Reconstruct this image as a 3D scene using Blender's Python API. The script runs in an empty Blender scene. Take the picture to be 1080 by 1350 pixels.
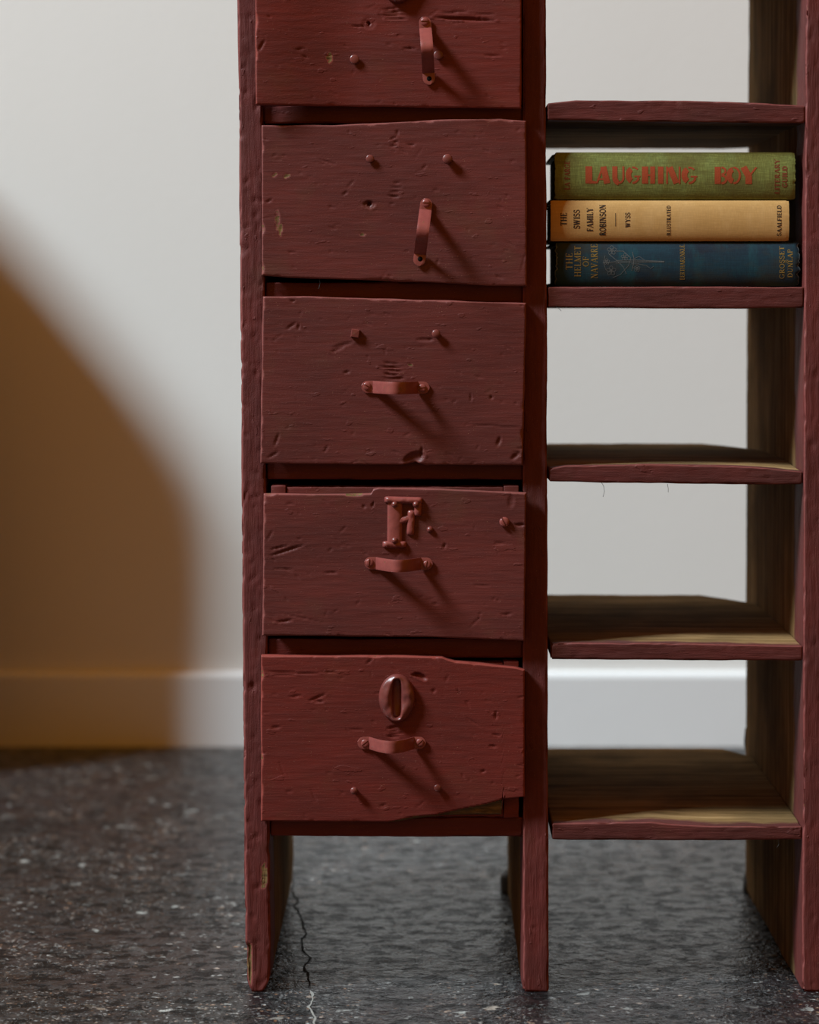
import bpy, math, random
from mathutils import Vector, noise, Matrix

# ------------------------------------------------------------------ frame
F = 3190.0          # focal length in pixels of a 1080 px wide frame
S = 0.00061         # metres per pixel on the cabinet's front plane
D = F * S           # camera distance to that plane
VX, VY = 555.0, 405.0
CAMZ = 903 * S
def X(px, y=0.0): return (px - VX) * S * (D + y) / D
def Z(py, y=0.0): return CAMZ - (py - VY) * S * (D + y) / D
random.seed(7)
sc = bpy.context.scene
COL = sc.collection
ORG = {}

def N(p, sx, sy, sz, seed=0.0):
    return noise.noise(Vector((p[0]*sx + seed, p[1]*sy + seed*.37, p[2]*sz - seed*.71)))

# ------------------------------------------------------------------ object helpers
def obj(name, verts, faces, mat, parent=None, origin=None, smooth=True, wear_and_glint=None, world=True):
    origin = Vector(origin) if origin is not None else (ORG[parent.name] if parent else Vector((0, 0, 0)))
    me = bpy.data.meshes.new(name)
    off = origin if world else Vector((0, 0, 0))
    me.from_pydata([tuple(Vector(v) - off) for v in verts], [], faces)
    me.materials.append(mat)
    if smooth:
        me.polygons.foreach_set('use_smooth', [True] * len(me.polygons))
    if wear_and_glint is not None:
        a = me.attributes.new('wear_and_glint', 'FLOAT', 'POINT')
        a.data.foreach_set('value', wear_and_glint)
    me.update()
    o = bpy.data.objects.new(name, me)
    COL.objects.link(o)
    ORG[o.name] = origin
    if parent:
        o.parent = parent
        o.location = origin - ORG[parent.name]
    else:
        o.location = origin
    return o

def empty(name, loc):
    o = bpy.data.objects.new(name, None)
    COL.objects.link(o); o.location = loc; o.empty_display_size = .05
    ORG[o.name] = Vector(loc)
    return o

def tag(o, label=None, cat=None, group=None, kind=None):
    if label: o['label'] = label
    if cat: o['category'] = cat
    if group: o['group'] = group
    if kind: o['kind'] = kind
    return o

def flip_fix(o):
    import bmesh
    bm = bmesh.new(); bm.from_mesh(o.data)
    bmesh.ops.recalc_face_normals(bm, faces=bm.faces)
    bm.to_mesh(o.data); bm.free()
    return o

def axis(a, b, step, r):
    """coordinates from a to b with extra rows in the rounded edges"""
    n = max(1, int(round((b - a - 2*r) / step)))
    edge = [0, .12*r, .4*r, .75*r]
    return [a + e for e in edge] + [a + r + (b - a - 2*r)*i/n for i in range(n+1)] + [b - e for e in reversed(edge)]

def axis_front(a, b, fine, depth_fine, coarse, r):
    """fine rows near a, coarse rows to b"""
    out = [a, a + .12*r, a + .4*r, a + .75*r, a + r]
    v = a + r
    while v < a + depth_fine: v += fine; out.append(v)
    n = max(1, int((b - r - v)/coarse))
    out += [v + (b - r - v)*i/n for i in range(1, n+1)]
    return out + [b - .4*r, b]

def rough_box(xs, ys, zs, r, disp=None, warp=None):
    """surface of a lattice; disp(p, n) -> (offset along n, wear); warp(p) -> p"""
    x0, x1, y0, y1, z0, z1 = xs[0], xs[-1], ys[0], ys[-1], zs[0], zs[-1]
    nx, ny, nz = len(xs), len(ys), len(zs)
    idx, vs, ws = {}, [], []
    def vid(i, j, k):
        key = (i, j, k)
        if key in idx: return idx[key]
        p = Vector((xs[i], ys[j], zs[k]))
        c = Vector((min(max(p.x, x0+r), x1-r), min(max(p.y, y0+r), y1-r), min(max(p.z, z0+r), z1-r)))
        d = p - c
        n = d.normalized()
        q = c + n * r
        w = 0.0
        if disp:
            a, w = disp(q, n)
            q = q + n * a
        if warp: q = warp(q)
        idx[key] = len(vs); vs.append(q); ws.append(w)
        return idx[key]
    fs = []
    for j in range(ny-1):
        for k in range(nz-1):
            fs.append((vid(0,j,k), vid(0,j,k+1), vid(0,j+1,k+1), vid(0,j+1,k)))
            fs.append((vid(nx-1,j,k), vid(nx-1,j+1,k), vid(nx-1,j+1,k+1), vid(nx-1,j,k+1)))
    for i in range(nx-1):
        for k in range(nz-1):
            fs.append((vid(i,0,k), vid(i+1,0,k), vid(i+1,0,k+1), vid(i,0,k+1)))
            fs.append((vid(i,ny-1,k), vid(i,ny-1,k+1), vid(i+1,ny-1,k+1), vid(i+1,ny-1,k)))
    for i in range(nx-1):
        for j in range(ny-1):
            fs.append((vid(i,j,0), vid(i,j+1,0), vid(i+1,j+1,0), vid(i+1,j,0)))
            fs.append((vid(i,j,nz-1), vid(i+1,j,nz-1), vid(i+1,j+1,nz-1), vid(i,j+1,nz-1)))
    return vs, fs, ws

def lathe(profile, seg=24, axis_dir='-Y'):
    """profile [(r, h)] turned about -Y (h towards the camera)"""
    vs, fs = [], []
    for r, h in profile:
        for s in range(seg):
            a = 2*math.pi*s/seg
            vs.append((r*math.cos(a), -h, r*math.sin(a)))
    for i in range(len(profile)-1):
        for s in range(seg):
            t = (s+1) % seg
            fs.append((i*seg+s, i*seg+t, (i+1)*seg+t, (i+1)*seg+s))
    fs.append(tuple(reversed(range(seg))))
    fs.append(tuple((len(profile)-1)*seg + s for s in range(seg)))
    return vs, fs

def tube(pts, rad, seg=8, vs=None, fs=None, closed=False):
    vs = [] if vs is None else vs; fs = [] if fs is None else fs
    n = len(pts); base = len(vs)
    for i, p in enumerate(pts):
        p = Vector(p)
        a = Vector(pts[(i-1) % n]) if (closed or i > 0) else p
        b = Vector(pts[(i+1) % n]) if (closed or i < n-1) else p
        t = (b - a).normalized()
        up = Vector((0, 1, 0)) if abs(t.y) < .9 else Vector((1, 0, 0))
        u = t.cross(up).normalized(); v = t.cross(u)
        r = rad[i] if isinstance(rad, (list, tuple)) else rad
        for s in range(seg):
            an = 2*math.pi*s/seg
            vs.append(p + u*math.cos(an)*r + v*math.sin(an)*r)
    for i in range(n if closed else n-1):
        j = (i+1) % n
        for s in range(seg):
            t = (s+1) % seg
            fs.append((base+i*seg+s, base+i*seg+t, base+j*seg+t, base+j*seg+s))
    if not closed:
        fs.append(tuple(base + s for s in range(seg)))
        fs.append(tuple(base + (n-1)*seg + s for s in reversed(range(seg))))
    return vs, fs

# ------------------------------------------------------------------ materials
class NT:
    def __init__(s, name):
        s.m = bpy.data.materials.new(name); s.m.use_nodes = True
        s.t = s.m.node_tree; s.t.nodes.clear()
        s.out = s.n('ShaderNodeOutputMaterial'); s.b = s.n('ShaderNodeBsdfPrincipled')
        s.l(s.b.outputs[0], s.out.inputs[0])
        s.pos = s.n('ShaderNodeNewGeometry').outputs['Position']
    def n(s, t, **k):
        nd = s.t.nodes.new(t)
        for a, v in k.items(): setattr(nd, a, v)
        return nd
    def l(s, a, b): s.t.links.new(a, b)
    def noise(s, scale, vec=(1,1,1), detail=4, rough=.55, off=(0,0,0), dist=0.0):
        mp = s.n('ShaderNodeMapping'); s.l(s.pos, mp.inputs[0])
        mp.inputs['Scale'].default_value = vec; mp.inputs['Location'].default_value = off
        nn = s.n('ShaderNodeTexNoise'); s.l(mp.outputs[0], nn.inputs['Vector'])
        nn.inputs['Scale'].default_value = scale; nn.inputs['Detail'].default_value = detail
        nn.inputs['Roughness'].default_value = rough; nn.inputs['Distortion'].default_value = dist
        return nn.outputs['Fac']
    def vor(s, scale, vec=(1,1,1), feature='F1', out='Distance'):
        mp = s.n('ShaderNodeMapping'); s.l(s.pos, mp.inputs[0]); mp.inputs['Scale'].default_value = vec
        v = s.n('ShaderNodeTexVoronoi', feature=feature); s.l(mp.outputs[0], v.inputs['Vector'])
        v.inputs['Scale'].default_value = scale
        return v.outputs[out] if out else v
    def ramp(s, fac, stops):
        r = s.n('ShaderNodeValToRGB'); s.l(fac, r.inputs[0])
        e = r.color_ramp.elements
        while len(e) < len(stops): e.new(.5)
        for i, (p, c) in enumerate(stops):
            e[i].position = p
            e[i].color = (c, c, c, 1) if not isinstance(c, tuple) else (*c, 1)
        return r.outputs[0]
    def mix(s, f, a, b, mode='MIX'):
        m = s.n('ShaderNodeMix', data_type='RGBA', blend_type=mode)
        for sock, v in ((m.inputs[0], f), (m.inputs[6], a), (m.inputs[7], b)):
            if hasattr(v, 'is_linked'): s.l(v, sock)
            elif isinstance(v, tuple): sock.default_value = (*v, 1)
            else: sock.default_value = v
        return m.outputs[2]
    def math(s, op, a, b=0.0, clamp=False):
        m = s.n('ShaderNodeMath', operation=op, use_clamp=clamp)
        for sock, v in ((m.inputs[0], a), (m.inputs[1], b)):
            if hasattr(v, 'is_linked'): s.l(v, sock)
            else: sock.default_value = v
        return m.outputs[0]
    def sep(s):
        x = s.n('ShaderNodeSeparateXYZ'); s.l(s.pos, x.inputs[0]); return x.outputs
    def bump(s, h, dist, strength=1.0, prev=None):
        b = s.n('ShaderNodeBump'); b.inputs['Distance'].default_value = dist
        b.inputs['Strength'].default_value = strength
        s.l(h, b.inputs['Height'])
        if prev is not None: s.l(prev, b.inputs['Normal'])
        return b.outputs[0]
    def attr(s, name):
        a = s.n('ShaderNodeAttribute', attribute_name=name); return a.outputs['Fac']
    def fin(s, col, rough=.5, normal=None, spec=.5, metal=0):
        for k, v in (('Base Color', col), ('Roughness', rough)):
            if hasattr(v, 'is_linked'): s.l(v, s.b.inputs[k])
            elif isinstance(v, tuple): s.b.inputs[k].default_value = (*v, 1)
            else: s.b.inputs[k].default_value = v
        s.b.inputs['Specular IOR Level'].default_value = spec
        s.b.inputs['Metallic'].default_value = metal
        if normal is not None: s.l(normal, s.b.inputs['Normal'])
        return s.m

def painted_wood(name, red, dark, grain='X', bare_from=None, rough=.5, bumpk=1.0):
    """old oxide-red paint over boards; bare_from = depth (world Y) behind which the boards are unpainted"""
    t = NT(name)
    g = (.05, 1, 1) if grain == 'X' else (1, 1, .05)
    gs = (.12, 1, 1) if grain == 'X' else (1, 1, .12)
    big = t.noise(14, (1,1,1) if grain != 'X' else (.6,1,1.5), 5, .6)
    fine = t.noise(900, g, 3, .6)
    mid = t.noise(330, gs, 4, .6)
    col = t.mix(t.ramp(big, [(.32, 0.0), (.68, 1.0)]), red, dark)
    col = t.mix(t.ramp(mid, [(.35, 0.0), (.75, .3)]), col, (dark[0]*.62, dark[1]*.7, dark[2]*.7))
    olive = t.noise(22, (1,1,1), 3, .6, off=(3,1,7))
    col = t.mix(t.ramp(olive, [(.56, 0.0), (.74, .3)]), col, (red[0]*.75, red[1]*1.7, red[2]*1.1))
    tiny = t.ramp(t.vor(900, (.8, 1, 1)), [(.10, .55), (.22, 0.0)])
    tn_ = t.ramp(t.noise(420, (1,1,1), 2, .5, off=(6,1,3)), [(.52, 0.0), (.62, 1.0)])
    col = t.mix(t.math('MULTIPLY', tiny, tn_), col, (.30, .13, .10))
    specks = t.vor(420, (.7, 1, 1))
    scr = t.noise(60, (1,1,1), 2, .5, off=(9, 2, 4))
    sp = t.math('MULTIPLY', t.ramp(specks, [(.05, 1.0), (.12, 0.0)]), t.ramp(scr, [(.55, 0.0), (.66, .8)]))
    col = t.mix(sp, col, (.33, .17, .1))
    # bare wood
    wg = t.noise(70, (.06,1,1) if grain == 'X' else (1,1,.06), 5, .65, dist=.6)
    wood = t.ramp(wg, [(.28, (.09, .052, .018)), (.5, (.26, .15, .062)), (.72, (.40, .25, .115))])
    chipc = t.ramp(t.noise(420, (.2,1,1), 3), [(.35, (.07, .042, .014)), (.65, (.20, .12, .045))])
    wood2 = t.mix(t.ramp(t.noise(9, (1,1,1), 4, .6, off=(1,5,2)), [(.4, 0.0), (.62, .55)]), wood, (.05, .035, .018))
    mask = t.ramp(t.math('ADD', t.attr('wear_and_glint'), t.math('MULTIPLY', t.math('SUBTRACT', t.noise(420, (.6,1,1), 4, .7), .5), 1.7)), [(.6, 0.0), (.75, 1.0)])
    rub_glint = t.ramp(t.math('ADD', t.attr('wear_and_glint'), t.math('MULTIPLY', t.math('SUBTRACT', t.noise(300, (1,1,1), 3), .5), .3)), [(.10, 0.0), (.34, .55)])
    col = t.mix(rub_glint, col, (red[0]*1.9, red[1]*2.9, red[2]*3.0))  # rubbed edge paint, lightened further as a painted rim highlight
    col = t.mix(mask, col, chipc)
    spec = None
    if bare_from is not None:
        y = t.sep()[1]
        edge = t.math('ADD', t.math('SUBTRACT', y, bare_from), t.math('MULTIPLY', t.math('SUBTRACT', t.noise(35, (1,1,1), 4), .5), .035))
        m2 = t.ramp(t.math('ADD', t.math('MULTIPLY', edge, 40.0), .5, True), [(.3, 0.0), (.8, 1.0)])
        col = t.mix(m2, col, wood2)
        spec = m2
    h = t.math('ADD', t.math('MULTIPLY', fine, .4), t.math('MULTIPLY', mid, .9))
    n1 = t.bump(h, .0005*bumpk, .6)
    n2 = t.bump(t.noise(1500, (1,1,1), 2), .00018*bumpk, .6, n1)
    chips = t.ramp(t.noise(130, (.45,1,1) if grain == 'X' else (1,1,.45), 3, .5, off=(4,4,1)), [(.66, 0.0), (.70, 1.0)])
    n3 = t.bump(chips, .0004*bumpk, .5, n2)
    rg = t.ramp(mid, [(.3, rough-.06), (.8, rough+.12)])
    if spec is None: return t.fin(col, rg, n3, .28)
    m = t.fin(col, t.mix(spec, rg, (1.0, 1.0, 1.0)), n3, .28)
    t.l(t.math('SUBTRACT', .28, t.math('MULTIPLY', spec, .24)), t.b.inputs['Specular IOR Level'])
    return m

RED = (.165, .030, .024); RED_D = (.105, .024, .020)
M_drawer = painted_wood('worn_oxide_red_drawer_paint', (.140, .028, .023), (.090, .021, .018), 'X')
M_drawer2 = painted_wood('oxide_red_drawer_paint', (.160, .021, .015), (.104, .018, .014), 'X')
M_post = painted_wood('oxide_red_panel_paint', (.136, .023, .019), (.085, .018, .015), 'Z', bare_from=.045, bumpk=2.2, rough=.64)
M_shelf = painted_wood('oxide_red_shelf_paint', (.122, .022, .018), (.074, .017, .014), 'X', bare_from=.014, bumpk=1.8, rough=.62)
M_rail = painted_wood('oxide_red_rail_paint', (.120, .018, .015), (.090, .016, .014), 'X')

def m_metal(a=(.25, .060, .050), b=(.19, .042, .036), nm='red_painted_strap_metal'):
    t = NT(nm)
    big = t.noise(120, (1,1,1), 4, .6)
    col = t.mix(t.ramp(big, [(.35, 0.0), (.7, 1.0)]), a, b)
    col = t.mix(t.ramp(t.noise(260, (1,1,1), 3, .6, off=(2,2,2)), [(.66, 0.0), (.74, .8)]), col, (.10, .075, .03))
    return t.fin(col, t.ramp(big, [(.3, .30), (.7, .42)]), t.bump(t.noise(900, (1,1,1), 3), .00015, .5), .6)
M_metal = m_metal()
M_nail = m_metal((.165,.037,.030), (.12,.026,.022), 'red_painted_nail_metal')
def m_dark():
    t = NT('black_iron_bracket')
    return t.fin(t.mix(t.noise(80), (.006, .006, .006), (.015, .013, .012)), .6, t.bump(t.noise(200), .0008))
M_black = m_dark()
def m_back():
    t = NT('dark_unpainted_boards')
    wg = t.noise(60, (.06,1,1), 5, .65)
    return t.fin(t.ramp(wg, [(.3, (.03,.02,.01)), (.7, (.09,.06,.03))]), .7, t.bump(wg, .001))
M_back = m_back()

def m_wall():
    t = NT('off_white_wall_paint')
    c = t.mix(t.ramp(t.noise(3, (1,1,.4), 4), [(.3, 0.0), (.7, 1.0)]), (.70, .685, .655), (.73, .715, .69))
    return t.fin(c, .55, t.bump(t.noise(160, (1,1,1), 3), .0006, .5), .3)
M_wall = m_wall()
def m_base():
    t = NT('semi_gloss_white_baseboard')
    return t.fin((.74, .745, .75), .35, t.bump(t.noise(40, (1,1,1), 2), .0004, .4), .4)
M_base = m_base()
def m_floor():
    t = NT('dark_sealed_concrete')
    big = t.noise(4.5, (1,1,1), 6, .65)
    mid = t.noise(38, (1,1,1), 5, .7, off=(5,3,0))
    fine = t.noise(220, (1,1,1), 3, .6)
    col = t.mix(t.ramp(mid, [(.33, 0.0), (.66, 1.0)]), (.0045, .0050, .0058), (.018, .0188, .0208))
    col = t.mix(t.ramp(big, [(.42, 0.0), (.62, .6)]), col, (.030, .018, .018))
    col = t.mix(t.ramp(t.noise(15, (1,1,1), 3, .6, off=(8,1,0)), [(.55, 0.0), (.7, .35)]), col, (.006, .0055, .005))
    # paint flecks and grit set in the sealer
    def flecks(scale, lo, hi, dens_scale, d0, d1, colr, amt):
        nonlocal col
        v = t.vor(scale, (1, 1.25, .2), out=None)
        wn = t.n('ShaderNodeTexNoise'); t.l(t.pos, wn.inputs['Vector']); wn.inputs['Scale'].default_value = scale*.9; wn.inputs['Detail'].default_value = 3
        va = t.n('ShaderNodeVectorMath', operation='SCALE'); t.l(wn.outputs['Color'], va.inputs[0]); va.inputs['Scale'].default_value = 1.6/scale
        vb = t.n('ShaderNodeVectorMath', operation='ADD'); t.l(v.inputs['Vector'].links[0].from_socket, vb.inputs[0]); t.l(va.outputs[0], vb.inputs[1])
        t.l(vb.outputs[0], v.inputs['Vector'])
        dist = t.ramp(t.math('ADD', v.outputs['Distance'], t.math('MULTIPLY', t.math('SUBTRACT', fine, .5), .25)), [(lo, 1.0), (hi, 0.0)])
        sx = t.n('ShaderNodeSeparateColor'); t.l(v.outputs['Color'], sx.inputs[0])
        pick = t.ramp(sx.outputs[0], [(.45, 0.0), (.5, 1.0)])
        dens = t.ramp(t.noise(dens_scale, (1,1,1), 3, .6, off=(scale*.01, 0, 0)), [(d0, 0.0), (d1, 1.0)])
        f = t.math('MULTIPLY', t.math('MULTIPLY', dist, pick), t.math('MULTIPLY', dens, amt))
        c = colr if isinstance(colr, tuple) else t.ramp(sx.outputs[1], colr)
        col = t.mix(f, col, c)
    flecks(260, .24, .42, 9, .41, .56, [(0.0, (.22,.22,.22)), (.55, (.38,.38,.37)), (.8, (.42,.19,.08)), (1.0, (.5,.5,.48))], .60)
    flecks(105, .17, .29, 6, .42, .58, [(0.0, (.45,.45,.43)), (.6, (.65,.65,.62)), (.82, (.55,.26,.11)), (1.0, (.7,.68,.64))], .55)
    flecks(36, .13, .21, 4, .45, .57, [(0.0, (.45,.45,.42)), (.7, (.7,.7,.66)), (1.0, (.45,.27,.14))], .55)
    # long thin scuffs
    sc1 = t.ramp(t.math('ABSOLUTE', t.math('SUBTRACT', t.noise(1.6, (1,1,1), 3, .45, off=(2.2,7.3,0), dist=.8), .5)), [(0.0, 1.0), (.006, 0.0)])
    col = t.mix(t.math('MULTIPLY', sc1, t.ramp(mid, [(.45, 0.0), (.6, .35)])), col, (.16, .155, .15))
    n1 = t.bump(mid, .0045, .6)
    n2 = t.bump(t.noise(110, (1,1,1), 4, .6), .0022, .8, n1)
    n3 = t.bump(t.noise(9, (1,1,1), 3), .004, .4, n2)
    pits = t.ramp(t.noise(62, (.75,1,1), 5, .7, off=(2,9,1)), [(.51, 0.0), (.57, 1.0)])
    n4 = t.bump(t.math('SUBTRACT', 1.0, pits), .003, .8, n3)
    col = t.mix(t.math('MULTIPLY', pits, .7), col, (.006, .006, .006))
    m = t.fin(col, t.ramp(mid, [(.3, .17), (.7, .34)]), n4, .6)
    t.l(t.math('SUBTRACT', .55, t.math('MULTIPLY', pits, .5)), t.b.inputs['Specular IOR Level'])
    return m
M_floor = m_floor()
def m_plain(name, c, rough=.6, spec=.4):
    t = NT(name)
    return t.fin(t.mix(t.noise(300), c, tuple(v*.8 for v in c)), rough, t.bump(t.noise(700), .0001), spec)

# ------------------------------------------------------------------ room
def boxverts(x0, x1, y0, y1, z0, z1):
    v = [(x, y, z) for x in (x0, x1) for y in (y0, y1) for z in (z0, z1)]
    f = [(0,1,3,2), (4,6,7,5), (0,4,5,1), (2,3,7,6), (0,2,6,4), (1,5,7,3)]
    return v, f
YW = D/.642 - D              # baseboard face
v, f = boxverts(-4.2, 4.2, -4.0, YW+.2, -.08, 0)
floor = tag(obj('floor', v, f, M_floor, smooth=False), kind='structure')
v, f = boxverts(-4.2, 4.2, YW+.014, YW+.2, 0, 2.9)
wall = tag(obj('wall_back', v, f, M_wall, smooth=False), kind='structure')
bh = (985-888)*S/.642
prof = [(YW, 0), (YW, bh-.006), (YW+.0015, bh-.002), (YW+.005, bh), (YW+.014, bh+.001), (YW+.014, 0)]
v = [(x, y, z) for x in (-4.2, 4.2) for (y, z) in prof]
n = len(prof)
f = [(i, i+n, (i+1) % n + n, (i+1) % n) for i in range(n)] + [tuple(range(n)), tuple(reversed(range(n, 2*n)))]
tag(obj('baseboard_back', v, f, M_base, smooth=False), kind='structure')
for o in (floor, wall): flip_fix(o)

# crack in the slab: dark and open under the cabinet, filled pale in front
def crack(name, pts, wid, mat, z, label):
    P = [Vector(((px-VX)*CAMZ/(py-VY), CAMZ*F/(py-VY)-D, z)) for px, py in pts]
    Q = []
    for a, b in zip(P, P[1:]):
        k = max(2, int((b-a).length/.006))
        for i in range(k):
            p = a.lerp(b, i/k)
            Q.append(p + Vector((noise.noise(p*45)*.0040 + noise.noise(p*150)*.0014, 0, 0)))
    vs, fs = [], []
    for i, p in enumerate(Q):
        w = wid*(.30 + .9*abs(noise.noise(p*110+Vector((5,1,2)))))
        if i in (0, len(Q)-1): w = .0001
        vs += [(p.x-w, p.y, z), (p.x+w, p.y, z)]
    for i in range(len(Q)-1):
        fs.append((2*i, 2*i+1, 2*i+3, 2*i+2))
    o = obj(name, vs, fs, mat, floor, smooth=False)
    o['label'] = label
crack('floor_crack', [(383,1145),(388,1180),(392,1200),(400,1215),(403,1250),(404,1280),(411,1305)], .0017, m_plain('open_crack', (.010,.009,.008), .9), .0004, 'thin dark open crack')
crack('crack_filler', [(410,1306),(413,1318),(408,1328),(414,1345),(415,1375)], .0016, m_plain('pale_crack_filler', (.27,.26,.24), .8), .0004, 'pale filled crack')

# ------------------------------------------------------------------ dents
def make_dents(rng, region, n, big=.0):
    """random nicks (px coords): (px, py, angle, half length, half width, depth m)"""
    x0, y0, x1, y1 = region
    out = []
    for _ in range(n):
        k = rng.random()
        L = rng.uniform(1.5, 7) * (1 + 1.2*(k > .88)); W = rng.uniform(.9, 1.7)
        out.append((rng.uniform(x0, x1), rng.uniform(y0, y1), rng.gauss(0, 18) if k < .7 else rng.uniform(-80, 80), L, W, rng.uniform(.00012, .00055)))
    return out
class Dents:
    def __init__(s, lst, cell=24):
        s.c = cell; s.g = {}
        for d in lst:
            r = d[3] + 4
            for a in range(int((d[0]-r)//cell), int((d[0]+r)//cell)+1):
                for b in range(int((d[1]-r)//cell), int((d[1]+r)//cell)+1):
                    s.g.setdefault((a, b), []).append(d)
    def at(s, px, py):
        h = 0.0; w = 0.0
        for d in s.g.get((int(px//s.c), int(py//s.c)), ()):
            a = math.radians(d[2]); dx, dy = px-d[0], py-d[1]
            u = (dx*math.cos(a) - dy*math.sin(a))/d[3]; v = (dx*math.sin(a) + dy*math.cos(a))/d[4]
            q = u*u + v*v
            if q < 1: h -= d[5]*(1-q)**.7
            elif q < 4.5 and v > 0: h += d[5]*.28*math.exp(-(q-1)*1.4)
            if len(d) > 6 and q < 1.05: w = max(w, d[6])
        return h, w

# ------------------------------------------------------------------ the cabinet
CAB = (X(703), .18, 0)
cab = tag(empty('cabinet', CAB),
    'tall worn red-painted wooden cabinet with five drawers beside open shelves on the concrete floor', 'cabinet')
DEPTH = .343
TOPZ = Z(-112)

def interp(pts, x):
    if x <= pts[0][0]: return pts[0][1]
    for (a, b), (c, d) in zip(pts, pts[1:]):
        if x <= c: return b + (d-b)*(x-a)/(c-a)
    return pts[-1][1]

def panel(lpts, rpts, seed, nd, dents, foot=None, gn=.0007):
    """full-depth upright board; lpts/rpts: (py, px) outlines of its front edge"""
    rng = random.Random(seed)
    l0, r0 = X(interp(lpts, 1308)), X(interp(rpts, 1308))
    r = .0022
    xs = axis(l0, r0, .0016, r); ys = axis_front(0, DEPTH, .004, .03, .02, r)
    zs = axis(0.0, TOPZ, .0021, r)
    rnd = make_dents(rng, (interp(lpts, 700), -110, interp(rpts, 700), 1300), nd)
    dn = Dents([(d[0], d[1], d[2]+rng.choice((0, 90)), min(d[3], 5), d[4], d[5]) for d in rnd] + dents)
    def disp(p, n):
        a = N(p, 30, 30, 12, seed)*.0006 + N(p, 260, 120, 60, seed)*.00034 - (max(0, N(p, 260, 60, 150, seed+7)-.25)*gn if p.y < .01 else 0)
        w = 0
        edge = 1 - max(abs(n.x), abs(n.y), abs(n.z))
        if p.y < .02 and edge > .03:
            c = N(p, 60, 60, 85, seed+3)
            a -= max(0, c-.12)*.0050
            w = .33  # edge band: rubbed paint and painted rim highlight
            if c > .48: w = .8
        if n.y < -.5:
            px = VX + p.x/S; py = VY + (CAMZ-p.z)/S
            h, w2 = dn.at(px, py); a += h; w = max(w, w2)
        return a, w
    def warp(p):
        py = VY + (CAMZ-p.z)/S
        l, rr = X(interp(lpts, py)), X(interp(rpts, py))
        t = (p.x-l0)/(r0-l0)
        p = Vector((l + (rr-l)*t, p.y, p.z))
        if foot: p = foot(p, t, py)
        return p
    vs, fs, ws = rough_box(xs, ys, zs, r, disp, warp)
    return obj('side_panel', vs, fs, M_post, cab, ((l0+r0)/2, DEPTH/2, 0), wear_and_glint=ws)

def left_foot(p, t, py):
    # splintered corner at the bottom of the left upright
    if py > 1244 and p.y < .03:
        k = min(1, (py-1244)/6)
        if t < .22:
            p = Vector((p.x + .0012*k, p.y + (.0042 + .0015*noise.noise(Vector((p.x*900, 0, p.z*90))))*k*(1 if p.y < .006 else 0), p.z))
    if py > 1290: p = Vector((p.x + (.5-t)*.006*((py-1290)/18)**2, p.y, p.z))
    return p
left_d = [(328, 1272, 90, 30, 4.0, .0016, .9), (334,1268,88,34,1.6,.0012), (341,1262,92,30,1.4,.0009), (344,1155,90,17,4.0,.0005,.9),
          (334,905,85,8,4,.0016), (327,655,90,7,2,.0014), (335,657,90,7,2,.0012), (341,654,90,6,1.6,.0012), (324,494,10,4,3.5,.0012),
          (330,330,60,9,2,.001), (326,180,25,6,1.6,.001), (330,300,15,8,2.5,.0008), (330,573,8,6,2,.0008), (330,1040,70,6,2,.0006), (327,1120,60,6,2,.0009)]
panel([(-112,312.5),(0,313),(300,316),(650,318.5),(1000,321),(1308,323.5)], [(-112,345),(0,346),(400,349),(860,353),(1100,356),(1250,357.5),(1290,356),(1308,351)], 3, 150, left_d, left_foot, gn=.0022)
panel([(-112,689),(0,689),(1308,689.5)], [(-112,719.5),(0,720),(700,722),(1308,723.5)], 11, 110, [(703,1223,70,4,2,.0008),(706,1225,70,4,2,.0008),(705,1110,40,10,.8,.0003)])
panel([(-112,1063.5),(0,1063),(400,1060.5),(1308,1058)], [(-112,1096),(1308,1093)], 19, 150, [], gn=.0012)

def board(name, px0, px1, top, bot, y0, y1, mat, seed, edge_amp=.0012, clip=None, step=.0024, origin=None, nd=30):
    """horizontal full-depth board; top/bot outlines (px -> py) of its front edge"""
    rng = random.Random(seed)
    x0, x1 = X(px0), X(px1)
    zt = Z(sum(p[1] for p in top)/len(top)); zb = Z(sum(p[1] for p in bot)/len(bot))
    r = .0016
    xs = axis(x0, x1, step, r); ys = axis_front(y0, y1, .005, .03, .022, r); zs = axis(zb, zt, .0018, r)
    dn = Dents(make_dents(rng, (px0, VY+(CAMZ-zt)/S, px1, VY+(CAMZ-zb)/S), nd))
    def disp(p, n):
        a = N(p, 14, 20, 30, seed)*.0006 + N(p, 70, 120, 400, seed)*.00030
        w = 0
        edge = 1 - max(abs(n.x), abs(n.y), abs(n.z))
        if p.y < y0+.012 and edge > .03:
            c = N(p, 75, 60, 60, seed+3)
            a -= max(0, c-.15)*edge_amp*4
            w = .33  # front edges get the rub and the painted highlight
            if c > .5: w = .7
        if n.y < -.5:
            h, w2 = dn.at(VX+p.x/S, VY+(CAMZ-p.z)/S); a += h
        return a, w
    def warp(p):
        px = VX + p.x/S
        t = (p.z-zb)/(zt-zb)
        zt2, zb2 = Z(interp(top, px)), Z(interp(bot, px))
        k = max(0.0, 1-(p.y-y0)/.12)          # the outline is that of the front edge, the board straightens behind it
        z = p.z + k*((zb2 + (zt2-zb2)*t) - p.z)
        y = p.y
        if clip and y > y0+.05:
            lim = clip(px)
            y = y0+.05 + (y-y0-.05)*min(1, (lim-.05-y0)/(y1-y0-.05))
        return Vector((p.x, y, z))
    vs, fs, ws = rough_box(xs, ys, zs, r, disp, warp)
    return obj(name, vs, fs, mat, cab, ((x0+x1)/2, (y0+y1)/2, (zt+zb)/2), wear_and_glint=ws)

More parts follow.
